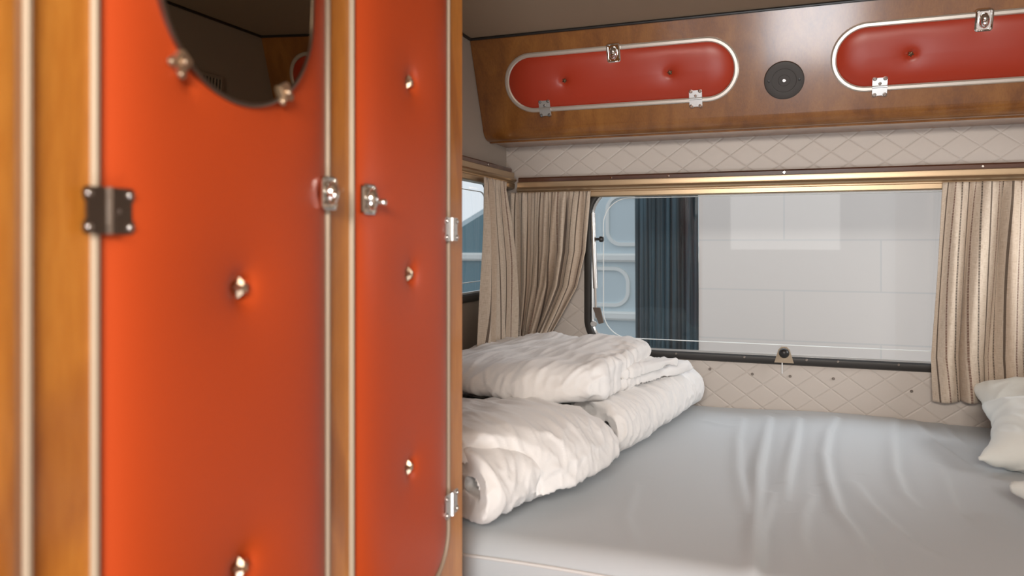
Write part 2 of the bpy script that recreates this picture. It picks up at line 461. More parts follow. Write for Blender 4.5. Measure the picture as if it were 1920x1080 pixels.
# ------------------------------------------------------------------ windows
def window(name, F, x0, x1, z0, z1, R, latch_at=None):
    cx, cz, w_, h_ = (x0+x1)/2, (z0+z1)/2, x1-x0, z1-z0
    root = bpy.data.objects.new(name, None); C.objects.link(root)
    lo = F(cx, z0, 0); root.location = (lo[0], lo[1], lo[2]+EZ); struct(root)
    vs, fs = ring(F, w_-.002, h_-.002, R, [(-.012, -.03), (-.014, .004), (-.010, .009), (-.002, .010), (.006, .008), (.009, .0005), (0, .0005), (0, -.03)], (cx, cz))
    obj('window_frame', vs, fs, M['rubber'], root)
    vs, fs = ring(F, w_-.028, h_-.028, R-.012, [(-.0045, -.012), (-.0045, -.004), (-.001, .000), (.0, .000), (.0, -.012)], (cx, cz))
    obj('inner_strip', vs, fs, M['steel'], root)
    # pane: double acrylic with moulded step
    out = rrect(w_-.026, h_-.026, R-.01, 12); n = len(out)
    vs = [F(cx+p[0], cz+p[1], -.016) for p in out]
    obj('pane', vs, [list(range(n))], M['glass'], root, smooth=False)
    vs, fs = ring(F, w_-.09, h_-.085, R-.02, [(-.0012, -.018), (-.0008, -.0145), (.0008, -.0145), (.0012, -.018)], (cx, cz))
    obj('moulded_step', vs, fs, M['vanwhite2'], root)
    return root
win = window('window_1', FB, WX0, WX1, WZ0, WZ1, .095)
winl = window('window_2', FLW, LY0, LY1, LZ0, LZ1, .06)
window('window_3', FRW, RY0, LY1, LZ0, LZ1, .06)  # unseen window, added to let in the fill from the right
# stay arm on the left jamb of the back window with its black knob and catch
g = G(); g.tube([(-.514, 2.088, .085), (-.510, 2.083, -.02), (-.506, 2.085, -.13)], .0068, 10)
g.tube([(-.508, 2.09, -.12), (-.506, 2.093, -.215)], .0035, 8); g.make('stay_arm', M['steel'], win)
g = G(); Fk = lambda u, v, n: (-.505+n, 2.082+u, .010+v)
g.disc((0, 0, 0), .008, .018, Fk, 18, prof=[(.5, 0), (.5, .01), (1, .012), (1.1, .018), (.8, .023), (0, .024)]); g.make('stay_knob', M['black'], win)
g = G(); g.add([(-.514, 2.082, -.185), (-.492, 2.082, -.185), (-.482, 2.082, -.228), (-.496, 2.082, -.232), (-.514, 2.09, -.185), (-.492, 2.09, -.185), (-.482, 2.09, -.228), (-.496, 2.09, -.232)],
      [[0,1,2,3],[4,7,6,5],[0,4,5,1],[1,5,6,2],[2,6,7,3],[3,7,4,0]])
g.make('stay_catch', M['steel_dark'], win, bevel=.001)
g = G(); g.disc((-.512, -.232, 0), .009, .01, lambda u, v, n: (u, 2.092-n, v), 14); g.make('stay_pivot', M['steel'], win)
# bottom catch: steel keeper with domed black button
def window_catch(x):
    g = G(); out = [(-.024, -.022), (.024, -.022), (.018, -.002), (.014, .012), (.006, .02), (-.006, .02), (-.014, .012), (-.018, -.002)]
    n = len(out); zc = WZ0+.022
    vs = [(x+u, 2.082, zc+v) for u, v in out]+[(x+u, 2.088, zc+v) for u, v in out]
    g.add(vs, [list(range(n)), [i+n for i in range(n)][::-1]]+[[i, (i+1) % n, n+(i+1) % n, n+i] for i in range(n)])
    a = g.make('catch_plate', M['alu'], win, smooth=False)
    g = G(); g.disc((0, 0, 0), .013, .012, lambda u, v, n: (x+u, 2.082-n, zc+.004+v), 20, prof=[(1, 0), (1, .004), (.8, .009), (.4, .012), (0, .0125)])
    g.make('catch_button', M['black'], a)
    g = G(); g.box(x-.006, x-.003, 2.080, 2.083, zc-.05, zc-.022); g.make('catch_pin', M['steel'], a)
window_catch(.0)
# screw heads and clips along the window's bottom rubber
for x in (-.28, -.1, .055, .13, .27, .42):
    G().disc((x, WZ0+.009, .009), .0032, .0015, FB, 10).make('rubber_clip', M['steel_dark'], win)
# small screws in the wall under the window
for i, (x, z) in enumerate(((-.495, -.245-.03), (-.19, -.345), (-.08, -.352), (.015, -.352), (.12, -.352), (.30, -.372))):
    s = G().disc((x, z, .0), .0038, .0025, FB, 10).make('wall_screw', M['steel_dark'] if i else M['steel'])
    tag(s, 'small screw head in the quilted wall', 'screw', 'screw heads in the quilted wall round the window')

# ------------------------------------------------------------------ curtain rails
def extr(prof, a, b, F):
    """profile [(p,q)] extruded from a to b; F(t,p,q)"""
    n = len(prof); vs = [F(a, p, q) for p, q in prof]+[F(b, p, q) for p, q in prof]
    return vs, [list(range(n))[::-1], [i+n for i in range(n)]]+[[i, (i+1) % n, n+(i+1) % n, n+i] for i in range(n)]
rail_prof = [(0, -.048), (.026, -.048), (.030, -.045), (.0305, -.034), (.028, -.032), (.0285, -.029), (.034, -.0265), (.0365, -.0225), (.034, -.0185), (.0285, -.016), (.028, -.013), (.029, -.002), (.026, 0), (0, 0)]
def rail(name, label, F, a, b, ztop, screws):
    lo = F((a+b)/2, 0, ztop-.062)
    t = thing(name, label, 'curtain rail', lo)
    vs, fs = extr([(p, q+ztop-.014) for p, q in rail_prof], a, b, F)
    obj('aluminium_channel', vs, fs, M['gold'], t, autos=.5)
    vs, fs = extr([(0, ztop-.014), (.020, ztop-.014), (.021, ztop-.004), (.017, ztop), (0, ztop)], a, b, F)
    obj('wood_strip', vs, fs, M['strip'], t, autos=.4)
    for s in screws:
        G().disc((0, 0, 0), .003, .0015, lambda u, v, n, s=s: F(s+u, .0205+n, ztop-.008+v), 10).make('rail_screw', M['chrome'], t)
    return t
rail('curtain_rail', 'long gold-brown curtain rail with dark wood strip above the rear window', lambda t, p, q: (t, YB-p, q), -.738, .775, .192, (-.46, -.3, .0, .45, .6))
rail('curtain_rail', 'short gold-brown curtain rail with dark strip on the side wall in the corner', lambda t, p, q: (XL+p, t, q), 1.335, 2.09, .222, (1.5, 1.9))

# ------------------------------------------------------------------ curtains
def curtain(name, label, base, nf, amp, W, H, nu=260, nv=90, seed=0, group=None, hang=None):
    """base(s,t)->(x,y,z),(nx,ny): folds pushed along the normal; W,H fabric size for the stripes"""
    rnd = random.Random(seed); ph = [rnd.uniform(0, 6.28) for _ in range(6)]
    vs = []; uv = []
    for j in range(nv+1):
        t = j/nv
        for i in range(nu+1):
            s = i/nu
            (x, y, z), (nx, ny) = base(s, t)
            wob = .035*math.sin(ph[0]+s*9+t*1.6)+.02*math.sin(ph[1]+s*23-t*2.2)
            a = 2*PI*nf*(s+wob)
            A = amp*(.75+.45*math.sin(ph[2]+s*7+t*1.1))*(.55+.45*min(1, t*4)+.25*t)
            d = A*(math.sin(a)+.28*math.sin(2*a+ph[3]))
            top = max(0, 1-t*14)
            d = d*(1-.4*top)+.0022*math.sin(a*2.9+ph[4])*top
            sh = .35*A*math.cos(a)     # folds lean over sideways a little
            tx, ty = ny, -nx
            vs.append((x+nx*d+tx*sh, y+ny*d+ty*sh, z)); uv.append((s*W+.004*math.sin(t*5+ph[5]), t*H))
    n1 = nu+1
    fs = [[j*n1+i, j*n1+i+1, (j+1)*n1+i+1, (j+1)*n1+i] for j in range(nv) for i in range(nu)]
    o = obj(name, vs, fs, M['linen'], smooth=True, uvs=uv, autos=3)
    md = o.modifiers.new('cloth', 'SOLIDIFY'); md.thickness = .0018; md.offset = 0
    return tag(o, label, 'curtain', group)
def lerp(a, b, t): return a+(b-a)*t
def pl(pts, t):
    for (t0, v0), (t1, v1) in zip(pts, pts[1:]):
        if t <= t1: 
            q = (t-t0)/(t1-t0); return v0+(v1-v0)*q
    return pts[-1][1]
def b_left(s, t):
    z = lerp(.146, -.345, t)
    xr = pl([(0, -.515), (.35, -.528), (.55, -.552), (.72, -.598), (.85, -.635), (1, -.655)], t)
    xl = pl([(0, -.752), (1, -.748)], t)
    return (lerp(xl, xr, s), 2.062-.0*t, z), (0, -1)
curtain('curtain', 'striped beige linen curtain gathered in the corner, left of the rear window', b_left, 7.5, .0125, .40, .49, seed=3)
def b_side(s, t):
    z = lerp(.172, -.31-.0*s, t)+(.045*s*t)
    y0 = pl([(0, 1.805), (.4, 1.79), (1, 1.752)], t); y1 = pl([(0, 1.985), (.5, 2.035), (1, 2.04)], t)
    return (-.738+.012*t, lerp(y0, y1, s), z), (1, 0)
curtain('curtain', 'striped beige linen curtain over the side wall window beside the orange cupboard', b_side, 4.0, .011, .30, .48, seed=8)
def b_right(s, t):
    z = lerp(.146, -.388, t)+.03*s*t
    x0 = pl([(0, .362), (.4, .352), (.8, .340), (1, .345)], t)
    return (lerp(x0, .765, s), 2.062, z), (0, -1)
curtain('curtain', 'striped beige linen curtain at the right of the rear window above the pillow', b_right, 5.6, .0125, .60, .53, seed=5)

# ------------------------------------------------------------------ overhead locker
tn = Vector((0, .094, -.23)).normalized()      # down the face
vup = -tn; nn = Vector((0, -.23, -.094)).normalized()
face_o = Vector((0, 1.867, .425))
def FO(u, v, n): return tuple(face_o+Vector((u, 0, 0))+vup*v+nn*n)
lk_t = thing('overhead_locker', 'walnut overhead locker with two padded doors of shade-reddened orange vinyl across the rear wall', 'locker', (0, 1.98, .284))
prof = [(1.82, ZC), (1.914, .31)]
cxp, czp, rr = 1.952, .3265, .042
for i in range(11):
    a = math.radians(202+ (270-202)*i/10); prof.append((cxp+rr*math.cos(a), czp+rr*math.sin(a)))
prof += [(1.962, .2845), (1.965, .281), (1.985, .281), (1.988, .2845), (YB, .2845), (YB, ZC)]
vs, fs = extr(prof, XL+.001, XR-.001, lambda t, p, q: (t, p, q))
obj('body', vs, fs, M['walnut'], lk_t, autos=.5)
def locker_door(cx):
    w_, h_ = .578, .136
    cv = -.004
    dims = [(-.135, 0, .015, .026), (.135, 0, .015, .026), (0, .052, .008, .028), (-.195, -.060, .004, .02), (.195, -.060, .004, .02)]
    vs, fs = padded(FO, w_, h_, h_/2-.001, .015, .020, dims, 70, 150, (cx, cv), long_u=True)
    d = obj('door', vs, fs, M['vinyl_shaded'], lk_t, autos=3)
    vs, fs = ring(FO, w_, h_, h_/2-.001, trim_prof, (cx, cv), 20)
    obj('door_trim', vs, fs, M['alu_bright'], d, autos=.6)
    for s in (-1, 1):
        v_, f_ = star(FO, (cx+.135*s, cv), -.0005, .0125, .0055, .0055, 5, .4*s+.2)
        obj('tuft_button', v_, f_, M['bronze'], d, smooth=False)
        hinge(FO, (cx+.195*s, cv-.0675), d, M['steel'], .031, .046, z=.0075)
    latch(FO, (cx, cv+.060), d, M['chrome'], .034, .046, z=.0075)
locker_door(-.400); locker_door(.400)
sp = thing('speaker', 'round black speaker cover set in the walnut locker between its padded doors', 'speaker', FO(0, -.043, .0))
g = G(); g.disc((0, -.043, .0003), .045, .006, FO, 48, prof=[(1, 0), (1, .003), (.97, .005), (.9, .0058), (.62, .0052), (.6, .0044), (.3, .0044), (.28, .005), (0, .0052)])
g.make('grille', M['speaker'], sp, autos=.3)
g = G(); g.disc((0, -.043, .005), .0042, .002, FO, 12); g.make('screw', M['chrome'], sp)
for s in (-1, 1): G().disc((s*.034, -.043, .0055), .003, .0006, FO, 12).make('screw_hole', M['black'], sp)

# ------------------------------------------------------------------ wardrobe with padded orange doors
XC = -.58
KC = .724
def FC(u, v, n): return (KC*(XC+n), KC*u, KC*v)
wd = thing('wardrobe', 'tall honey wood wardrobe with orange padded doors in the left foreground', 'wardrobe', ((XL+XC*KC)/2, .48, FL))
g = G().box(XL+.001, XC*KC, .02, 1.318*KC, FL+.001, ZC-.001); g.make('body', M['honey'], wd, smooth=False, bevel=.004)
def cdoor(y0, y1, z0, z1, vinyl, dims, buttons, hinges, latchpos, lside):
    w_, h_ = (y1-y0)-.020, z1-z0-.02; c = ((y0+y1)/2, (z0+z1)/2)
    R = .075
    loc = [(a-c[0], b-c[1], D, s) for a, b, D, s in dims]
    if vinyl:
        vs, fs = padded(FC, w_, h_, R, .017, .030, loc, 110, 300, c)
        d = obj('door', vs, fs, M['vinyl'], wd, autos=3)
    else:
        vs, fs = padded(FC, w_, h_, R, .003, .002, [], 20, 60, c)
        d = obj('door', vs, fs, M['honey'], wd, autos=3); d['label'] = 'plain wood door'
    tp = [(-.001, -.003), (-.001, .005), (.0, .0065), (.0035, .0065), (.0045, .005), (.0045, -.003)]
    vs, fs = ring(FC, w_, h_, R, tp, c, 16); obj('door_trim', vs, fs, M['alu'], d, autos=.6)
    for a, b in buttons:
        v_, f_ = star(FC, (a, b), .002, .013, .0075, .009, 5, .5); obj('tuft_button', v_, f_, M['brass'], d, smooth=False)
    for a, b, m_ in hinges: hinge(FC, (a, b), d, m_, .042, .054, vert=False, z=.0095)
    if latchpos: latch(FC, latchpos, d, M['chrome'], .036, .044, z=.011, side=lside)
Zb = (.2615, -.051, -.3655, -.68)
# far narrow door
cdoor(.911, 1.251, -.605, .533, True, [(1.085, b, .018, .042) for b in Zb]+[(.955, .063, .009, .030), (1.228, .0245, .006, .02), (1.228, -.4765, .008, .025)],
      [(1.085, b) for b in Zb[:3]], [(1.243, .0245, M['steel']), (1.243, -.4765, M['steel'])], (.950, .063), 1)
# near wide door behind the mirror
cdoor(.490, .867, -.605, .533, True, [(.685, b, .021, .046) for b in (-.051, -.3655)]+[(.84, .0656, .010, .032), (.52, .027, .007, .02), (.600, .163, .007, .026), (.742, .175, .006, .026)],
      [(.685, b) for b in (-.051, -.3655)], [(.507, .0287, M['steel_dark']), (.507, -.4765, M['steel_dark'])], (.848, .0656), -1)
# plain wood door at the frame edge
cdoor(.10, .443, -.605, .533, False, [], [], [], None, 0)

# oval mirror on the wide door, tipped slightly towards the room's rear
mc = Vector((KC*(XC+.026), .672*KC, .335*KC)); mn = Vector((.999, -.023, -.039)).normalized()
mu = Vector((0, 0, 1)).cross(mn).normalized(); mv = mn.cross(mu).normalized()
def FM(u, v, n): return tuple(mc+(mu*u+mv*v+mn*n)*KC)
mi = thing('mirror', 'oval tinted mirror clipped to the wide orange wardrobe door', 'mirror', (mc.x, mc.y, mc.z-.13))
mw, mh, mr = .236, .36, .117
out = rrect(mw, mh, mr, 24); n = len(out)
vs = [FM(p[0], p[1], .0) for p in out]+[FM(p[0], p[1], -.004) for p in out]
obj('mirror_glass', vs, [list(range(n)), [i+n for i in range(n)][::-1]]+[[i, (i+1) % n, n+(i+1) % n, n+i] for i in range(n)], M['mirror'], mi, smooth=False)
vs, fs = ring(FM, mw, mh, mr, [(0, -.006), (-.0005, .0008), (.0015, .0016), (.004, .0005), (.0045, -.006)], n=24)
obj('mirror_rim', vs, fs, M['steel_dark'], mi, autos=.8)
def clip(u, v, ang):
    g = G(); ca, sa = math.cos(ang), math.sin(ang)
    Fq = lambda a, b, n: FM(u+a*ca-b*sa, v+a*sa+b*ca, n)
    g.box(-.009, .009, -.015, .005, -.008, .006, Fq)
    for s in (-1, 1): g.disc((s*.008, -.014, -.002), .005, .006, Fq, 12)
    g.disc((0, -.006, .004), .005, .006, Fq, 12)
    g.make('mirror_clip', M['brass'], mi, bevel=.002)
clip(-.086, -.152, math.radians(-38)); clip(.066, -.152, math.radians(30))

# ------------------------------------------------------------------ vent on the right wall (seen in the mirror)
vt = thing('wall_vent', 'small slotted vent grille on the right wall, seen in the mirror', 'vent', (XR-.001, 1.62, .31))
vs, fs = ring(FRW, .11, .07, .006, [(-.004, .0005), (-.004, .004), (.004, .004), (.005, .0005)], (1.62, .345), 4); obj('vent_frame', vs, fs, M['wallplain'], vt)
g = G(); g.box(1.565, 1.675, .31, .38, .0005, .0015, FRW); g.make('vent_backing', M['black'], vt, smooth=False)
g = G(); [g.box(1.572+i*.012, 1.577+i*.012, .312, .378, .0016, .005, FRW) for i in range(9)]; g.make('vent_slats', M['wallplain'], vt, smooth=False)

# ------------------------------------------------------------------ bed
ZB = -.445
X0B, X1B, Y0B = XL+.004, XR-.004, 1.045
WR = [([(-.0968, 1.9777), (-.0977, 1.7649), (-.0851, 1.5376), (-.0669, 1.3653), (-.0591, 1.2732)], .0045),
([(-.0327, 2.0011), (-.0389, 1.8251), (-.0466, 1.5516), (-.044, 1.3514), (-.0428, 1.1793), (-.0401, 1.0667)], .0075),
([(0.036, 2.0026), (0.0235, 1.7902), (0.0091, 1.572), (0.0013, 1.3902)], .0065),
([(0.1238, 2.0346), (0.0964, 1.8744), (0.0789, 1.689), (0.0779, 1.515), (0.0857, 1.3561), (0.0997, 1.2929), (0.113, 1.2115), (0.1199, 1.146)], .007),
([(-.0196, 1.4173), (-.0278, 1.3046), (-.0353, 1.2255), (-.0332, 1.1046), (-.0356, 1.0515)], .005),
([(0.0463, 1.4296), (0.0305, 1.336), (0.0264, 1.2215), (0.0316, 1.143)], .0035),
([(0.2628, 2.0852), (0.2241, 1.8269), (0.2016, 1.6137), (0.1987, 1.4851), (0.2107, 1.4121)], .005),
([(0.3042, 2.1003), (0.3118, 1.8953), (0.3312, 1.7809), (0.3482, 1.6812)], .003),
([(0.2899, 1.6743), (0.2749, 1.5129), (0.2667, 1.4018), (0.2774, 1.3394)], .003),
([(0.1242, 1.519), (0.1387, 1.4179), (0.1555, 1.3417), (0.1798, 1.2605), (0.2119, 1.2087)], .0035),
([(0.367, 2.09), (0.3669, 1.973), (0.3793, 1.8314)], .003),
([(-.1884, 1.9208), (-.146, 1.8909), (-.1066, 1.8834)], .003),
([(-.25, 1.35), (-.24, 1.2), (-.20, 1.08)], .0015),
([(0.35, 1.55), (0.36, 1.35), (0.40, 1.15)], .003)]
def wrinkle_height(X, Y):
    Z = np.zeros_like(X)
    for pts, A in WR:
        best = np.full(X.shape, 1e9); tt = np.zeros_like(X); sg = np.zeros_like(X)
        L = len(pts)-1
        for k in range(L):
            ax, ay = pts[k]; bx, by = pts[k+1]; dx, dy = bx-ax, by-ay; l2 = dx*dx+dy*dy
            q = np.clip(((X-ax)*dx+(Y-ay)*dy)/l2, 0, 1)
            ex, ey = X-ax-q*dx, Y-ay-q*dy; d = np.hypot(ex, ey)
            m_ = d < best; best = np.where(m_, d, best); tt = np.where(m_, (k+q)/L, tt); sg = np.where(m_, ex, sg)
        env = np.sin(np.clip(tt*.86+.10, 0, 1)*PI)**.7
        s = np.where(sg < 0, .016, .0065)      # gentle slope on the left, steep drop on the right
        ridge = np.exp(-(best/s)**2)
        valley = np.exp(-((sg-.015)/.012)**2)*(best < .06)
        Z += 1.25*A*env*(ridge-.35*valley)
    return Z
path = []
y0 = Y0B; th = .13; R = .035
path += [(y0+.03, ZB-th), (y0+.004, ZB-th+.004), (y0, ZB-th+.02), (y0, ZB-.09), (y0, ZB-.06)]
for i in range(1, 13):
    a = math.radians(180-90*i/12); path.append((y0+R+R*math.cos(a), ZB-R+R*math.sin(a)))
ny_ = 230
for i in range(1, ny_+1): path.append((y0+R+(YB-.004-y0-R)*i/ny_, ZB))
path.append((YB-.004, ZB-th))
xs = np.linspace(X0B, X1B, 380)
PY = np.array([p[0] for p in path]); PZ = np.array([p[1] for p in path])
XX, YY = np.meshgrid(xs, PY); ZZ = np.repeat(PZ[:, None], len(xs), 1)
topm = (ZZ > ZB-.03)
wz = wrinkle_height(XX, YY)
# broad softness: the sheet sags a little and pulls up toward the wall on the right
sag = .004*np.sin(XX*5+1.2)*np.sin(YY*4)+.003*np.sin(XX*11+YY*3)
ZZ = ZZ+np.where(topm, wz+sag, 0)
nx_ = len(xs); ny2 = len(path)
vs = list(zip(XX.ravel().tolist(), YY.ravel().tolist(), ZZ.ravel().tolist()))
fs = [[j*nx_+i, j*nx_+i+1, (j+1)*nx_+i+1, (j+1)*nx_+i] for j in range(ny2-1) for i in range(nx_-1)]
fs.append([j*nx_ for j in range(ny2)]); fs.append([j*nx_+nx_-1 for j in range(ny2)][::-1])
fs.append([i for i in range(nx_)]+[(ny2-1)*nx_+i for i in range(nx_-1, -1, -1)])
bed = thing('mattress', 'mattress under a wrinkled grey fitted sheet filling the rear of the camper', 'mattress', (.1, 1.57, ZB-th))
obj('fitted_sheet', vs, fs, M['sheet'], bed, autos=1.2)
G().tube([(x, Y0B-.0005, ZB-.031+.0012*math.sin(x*14)) for x in np.linspace(X0B+.005, X1B-.005, 60)], .0028, 8).make('welt', M['welt'], bed)
bb = thing('bed_base', 'wooden bed base carrying the mattress', 'bed base', (.1, 1.6, FL))
G().box(X0B, X1B, 1.06, YB-.004, FL+.001, ZB-th-.001).make('box_body', M['honey'], bb, smooth=False)
G().box(-.2, .6, 1.045, 1.059, FL+.1, ZB-th-.08).make('front_flap', M['honey'], bb, smooth=False, bevel=.003)

# ------------------------------------------------------------------ bedding
def rounded(pts, n=6):
    """Chaikin smoothing of an open polyline"""
    for _ in range(3):
        q = [pts[0]]
        for a, b in zip(pts, pts[1:]):
            q.append((a[0]*.75+b[0]*.25, a[1]*.75+b[1]*.25)); q.append((a[0]*.25+b[0]*.75, a[1]*.25+b[1]*.75))
        q.append(pts[-1]); pts = q
    return pts
def strip(center, th):
    c = rounded(center); L = []; Rr = []; N = len(c)
    for k in range(N):
        a = c[max(k-1, 0)]; b = c[min(k+1, N-1)]; dx, dy = b[0]-a[0], b[1]-a[1]; l = math.hypot(dx, dy) or 1
        nx, ny = -dy/l, dx/l; h = th/2
        L.append((c[k][0]+nx*h, c[k][1]+ny*h)); Rr.append((c[k][0]-nx*h, c[k][1]-ny*h))
    def cap(p, q, n=6):   # semicircle from p to q
        mx, my = (p[0]+q[0])/2, (p[1]+q[1])/2; r = math.hypot(p[0]-mx, p[1]-my); a0 = math.atan2(p[1]-my, p[0]-mx)
        return [(mx+r*math.cos(a0-PI*i/n), my+r*math.sin(a0-PI*i/n)) for i in range(1, n)]
    e = cap(L[-1], Rr[-1]); poly = L+e+Rr[::-1]+cap(Rr[0], L[0])
    N2 = N+len(e)
    caps = [[k, k+1, N2+N-1-(k+1), N2+N-1-k] for k in range(N-1)]
    caps.append([N-1]+list(range(N, N2))+[N2]); caps.append([N2+N-1]+list(range(N2+N, len(poly)))+[0])
    return poly, caps
def sweep(pc, st):
    """stations: (x,y,z, wx,wy, sw, sh) ; w axis (wx,wy), scales for width and height"""
    poly, caps = pc
    vs = []; fs = []; n = len(poly)
    for (x, y, z, wx, wy, sw, sh) in st:
        for (w_, h_) in poly: vs.append((x+wx*w_*sw, y+wy*w_*sw, z+h_*sh))
    for k in range(len(st)-1):
        for i in range(n):
            j = (i+1) % n; fs.append([k*n+i, k*n+j, (k+1)*n+j, (k+1)*n+i])
    for k, rev in ((0, True), (len(st)-1, False)):
        for t in caps: fs.append([k*n+i for i in (t[::-1] if rev else t)])
    return vs, fs
def soft(name, label, cat, parts, loc, m, voxel=.0055, smooth=6, disp=None, group=None):
    g = G()
    if isinstance(parts[0], list):     # layers shaped one by one, then kept as one cloth
        dg0 = [soft('layer', '', '', p, loc, m, voxel, smooth, disp) for p in parts]
        bm = bmesh.new()
        for q in dg0: bm.from_mesh(q.data)
        me = bpy.data.meshes.new(name); bm.to_mesh(me); bm.free()
        for q in dg0: bpy.data.objects.remove(q)
        me.polygons.foreach_set('use_smooth', [True]*len(me.polygons))
        r = link(name, me, m, None); r.location = (loc[0], loc[1], loc[2]+EZ)
        return tag(r, label, cat, group)
    for vs, fs in parts: g.add(vs, fs)
    o = obj('tmp', g.v, g.f, None, smooth=False)
    rm = o.modifiers.new('r', 'REMESH'); rm.mode = 'VOXEL'; rm.voxel_size = voxel
    sm = o.modifiers.new('s', 'SMOOTH'); sm.iterations = smooth; sm.factor = .6
    dg = bpy.context.evaluated_depsgraph_get(); dg.update()
    me = bpy.data.meshes.new_from_object(o.evaluated_get(dg), depsgraph=dg)
    bpy.data.objects.remove(o)
    n = len(me.vertices); co = np.empty(n*3, np.float32); me.vertices.foreach_get('co', co); co = co.reshape(-1, 3)
    no = np.empty(n*3, np.float32); me.vertex_normals.foreach_get('vector', no); no = no.reshape(-1, 3)
    out = co.copy()
    for i in range(n):
        p = co[i]; d = disp(float(p[0]), float(p[1]), float(p[2])-EZ, no[i]) if disp else 0
        out[i] = p+no[i]*d
    out -= np.array([loc[0], loc[1], loc[2]+EZ], np.float32)
    me.vertices.foreach_set('co', out.ravel()); me.update()
    me.polygons.foreach_set('use_smooth', [True]*len(me.polygons)); me.name = name
    r = link(name, me, m, None); r.location = (loc[0], loc[1], loc[2]+EZ)
    return tag(r, label, cat, group)
def nz(x, y, z): return noise.noise(Vector((x, y, z)))
def ridged(x, y, z): return 1-abs(nz(x, y, z))*2
def fold_noise(dirx, diry, along, across, amp, seed=0, soft_amp=.006):
    """soft wrinkles running along (dirx,diry)"""
    def f(x, y, z, n):
        a = x*dirx+y*diry; b = -x*diry+y*dirx
        wob = nz(a*5+seed, b*5, z*5)*.6
        v = ridged(a*along+seed, b*across+wob, z*across*.6)
        v = max(v-.35, 0)**1.4
        v2 = ridged(a*along*2.1+seed+9, b*across*1.9+wob, z*across)
        v2 = max(v2-.5, 0)
        return amp*(v*1.0+v2*.5)+soft_amp*(nz(x*9+seed, y*9, z*12)+.6*nz(x*18+seed, y*18, z*20))-amp*.3
    return f
ZT = ZB+.006
# rear comforter rolled on the bed with a curled end
polyB = strip([(-.52, .03), (-.30, .03), (-.07, .028), (-.008, .032), (.002, .068), (-.012, .104), (-.06, .112), (-.10, .104), (-.115, .080), (-.092, .066), (-.070, .072)], .036)
polyBi = strip([(-.52, .055), (-.25, .060), (-.145, .058)], .075)
polyBt = strip([(-.52, .100), (-.25, .106), (-.10, .108), (-.05, .100)], .040)
def st_line(pts):
    out = []
    for k, (x, y, z, sw, sh) in enumerate(pts):
        a = pts[max(k-1, 0)]; b = pts[min(k+1, len(pts)-1)]
        dx, dy = b[0]-a[0], b[1]-a[1]; l = math.hypot(dx, dy)
        out.append((x, y, z, dy/l, -dx/l, sw, sh))
    return out
stB = st_line([(-.318, 1.455, ZT, .93, .86), (-.305, 1.47, ZT, 1, .92), (-.278, 1.62, ZT, 1, .92), (-.250, 1.80, ZT, 1, .92), (-.222, 1.95, ZT, .98, .93), (-.215, 2.02, ZT, .92, .90), (-.225, 2.055, ZT, .86, .76)])
def clampx(parts):     # keep bedding inside the side wall
    r = []
    for vs, fs in parts:
        r.append(([(max(v[0], XL+.012), max(min(v[1], YB-.018), .985 if v[0] < -.40 else 0), v[2]) for v in vs], fs))
    return r
fB = fold_noise(.95, -.3, 4, 34, .0072, 2, .005)
soft('comforter', 'white comforter rolled lengthwise against the rear wall, its curled end showing', 'comforter',
     clampx([sweep(polyB, stB), sweep(polyBi, stB), sweep(polyBt, stB)]), (-.5, 1.8, ZT), M['duvet'], .0042, 5, fB)
# front comforter, rolled, with a flap folded over it
polyF = strip([(-.42, .03), (-.20, .03), (-.07, .028), (-.010, .034), (.0, .062), (-.018, .092), (-.07, .102), (-.13, .094), (-.150, .070), (-.120, .058), (-.090, .064)], .040)
polyFi = strip([(-.42, .055), (-.28, .055), (-.19, .055)], .080)
stF = st_line([(-.425, 1.038, ZT, .82, .84), (-.412, 1.052, ZT, .96, .96), (-.382, 1.15, ZT, 1, 1), (-.350, 1.28, ZT, 1, .98), (-.336, 1.36, ZT, .96, .90), (-.335, 1.40, ZT, .86, .76)])
polyFl = strip([(-.30, .118), (-.22, .124), (-.12, .128), (-.04, .118), (.004, .088), (.022, .048)], .030)
stFl = [(-.388, 1.128, ZT, .84, .54, .97, .80), (-.370, 1.155, ZT, .86, .51, 1.02, .95), (-.350, 1.20, ZT, .89, .45, 1.05, 1.0), (-.338, 1.27, ZT, .94, .33, 1, 1.0), (-.330, 1.34, ZT, .97, .24, .98, .98), (-.326, 1.395, ZT, .98, .05, .98, .94), (-.332, 1.42, ZT, .98, -.05, .94, .82)]
fF = fold_noise(.80, -.60, 4.0, 32, .0072, 7, .005)
soft('comforter', 'white comforter nearest the camera with a flap folded over its rolled front end', 'comforter',
     [clampx([sweep(polyF, stF), sweep(polyFi, stF)]), clampx([sweep(polyFl, stFl)])], (-.45, 1.3, ZT), M['duvet'], .0042, 4, fF)
# upper comforter: folded in two, fold towards the camera, open ruffled end on the right
def stT(pts): return [(x, y, z, wx, wy, sw, sh) for (x, y, z, wx, wy, sw, sh) in pts]
polyT = strip([(-.44, .024), (-.20, .024), (-.05, .022), (-.008, .030), (-.004, .048), (-.02, .068), (-.06, .074), (-.22, .076), (-.44, .074)], .044)
wx_, wy_ = -.10, -.995
ZU = ZB+.131
stTT = [(-.775, 1.50, ZU-.008, wx_, wy_, 1.0, .62), (-.64, 1.425, ZU-.010, wx_, wy_, 1, .78), (-.48, 1.395, ZU-.012, wx_, wy_, 1, .92), (-.40, 1.41, ZU-.010, wx_, wy_, .95, .9), (-.352, 1.44, ZU-.006, wx_, wy_, .85, .82), (-.338, 1.455, ZU, wx_, wy_, .78, .62)]
polyH = strip([(-.40, .012), (-.10, .010), (-.02, .010)], .022)
stH = [(-.50, 1.56, ZU+.0, -.35, -.937, .9, 1), (-.40, 1.55, ZU-.003, -.35, -.937, .9, 1), (-.345, 1.60, ZU-.005, -.35, -.937, .85, 1), (-.312, 1.66, ZU-.010, -.35, -.937, .70, .8)]
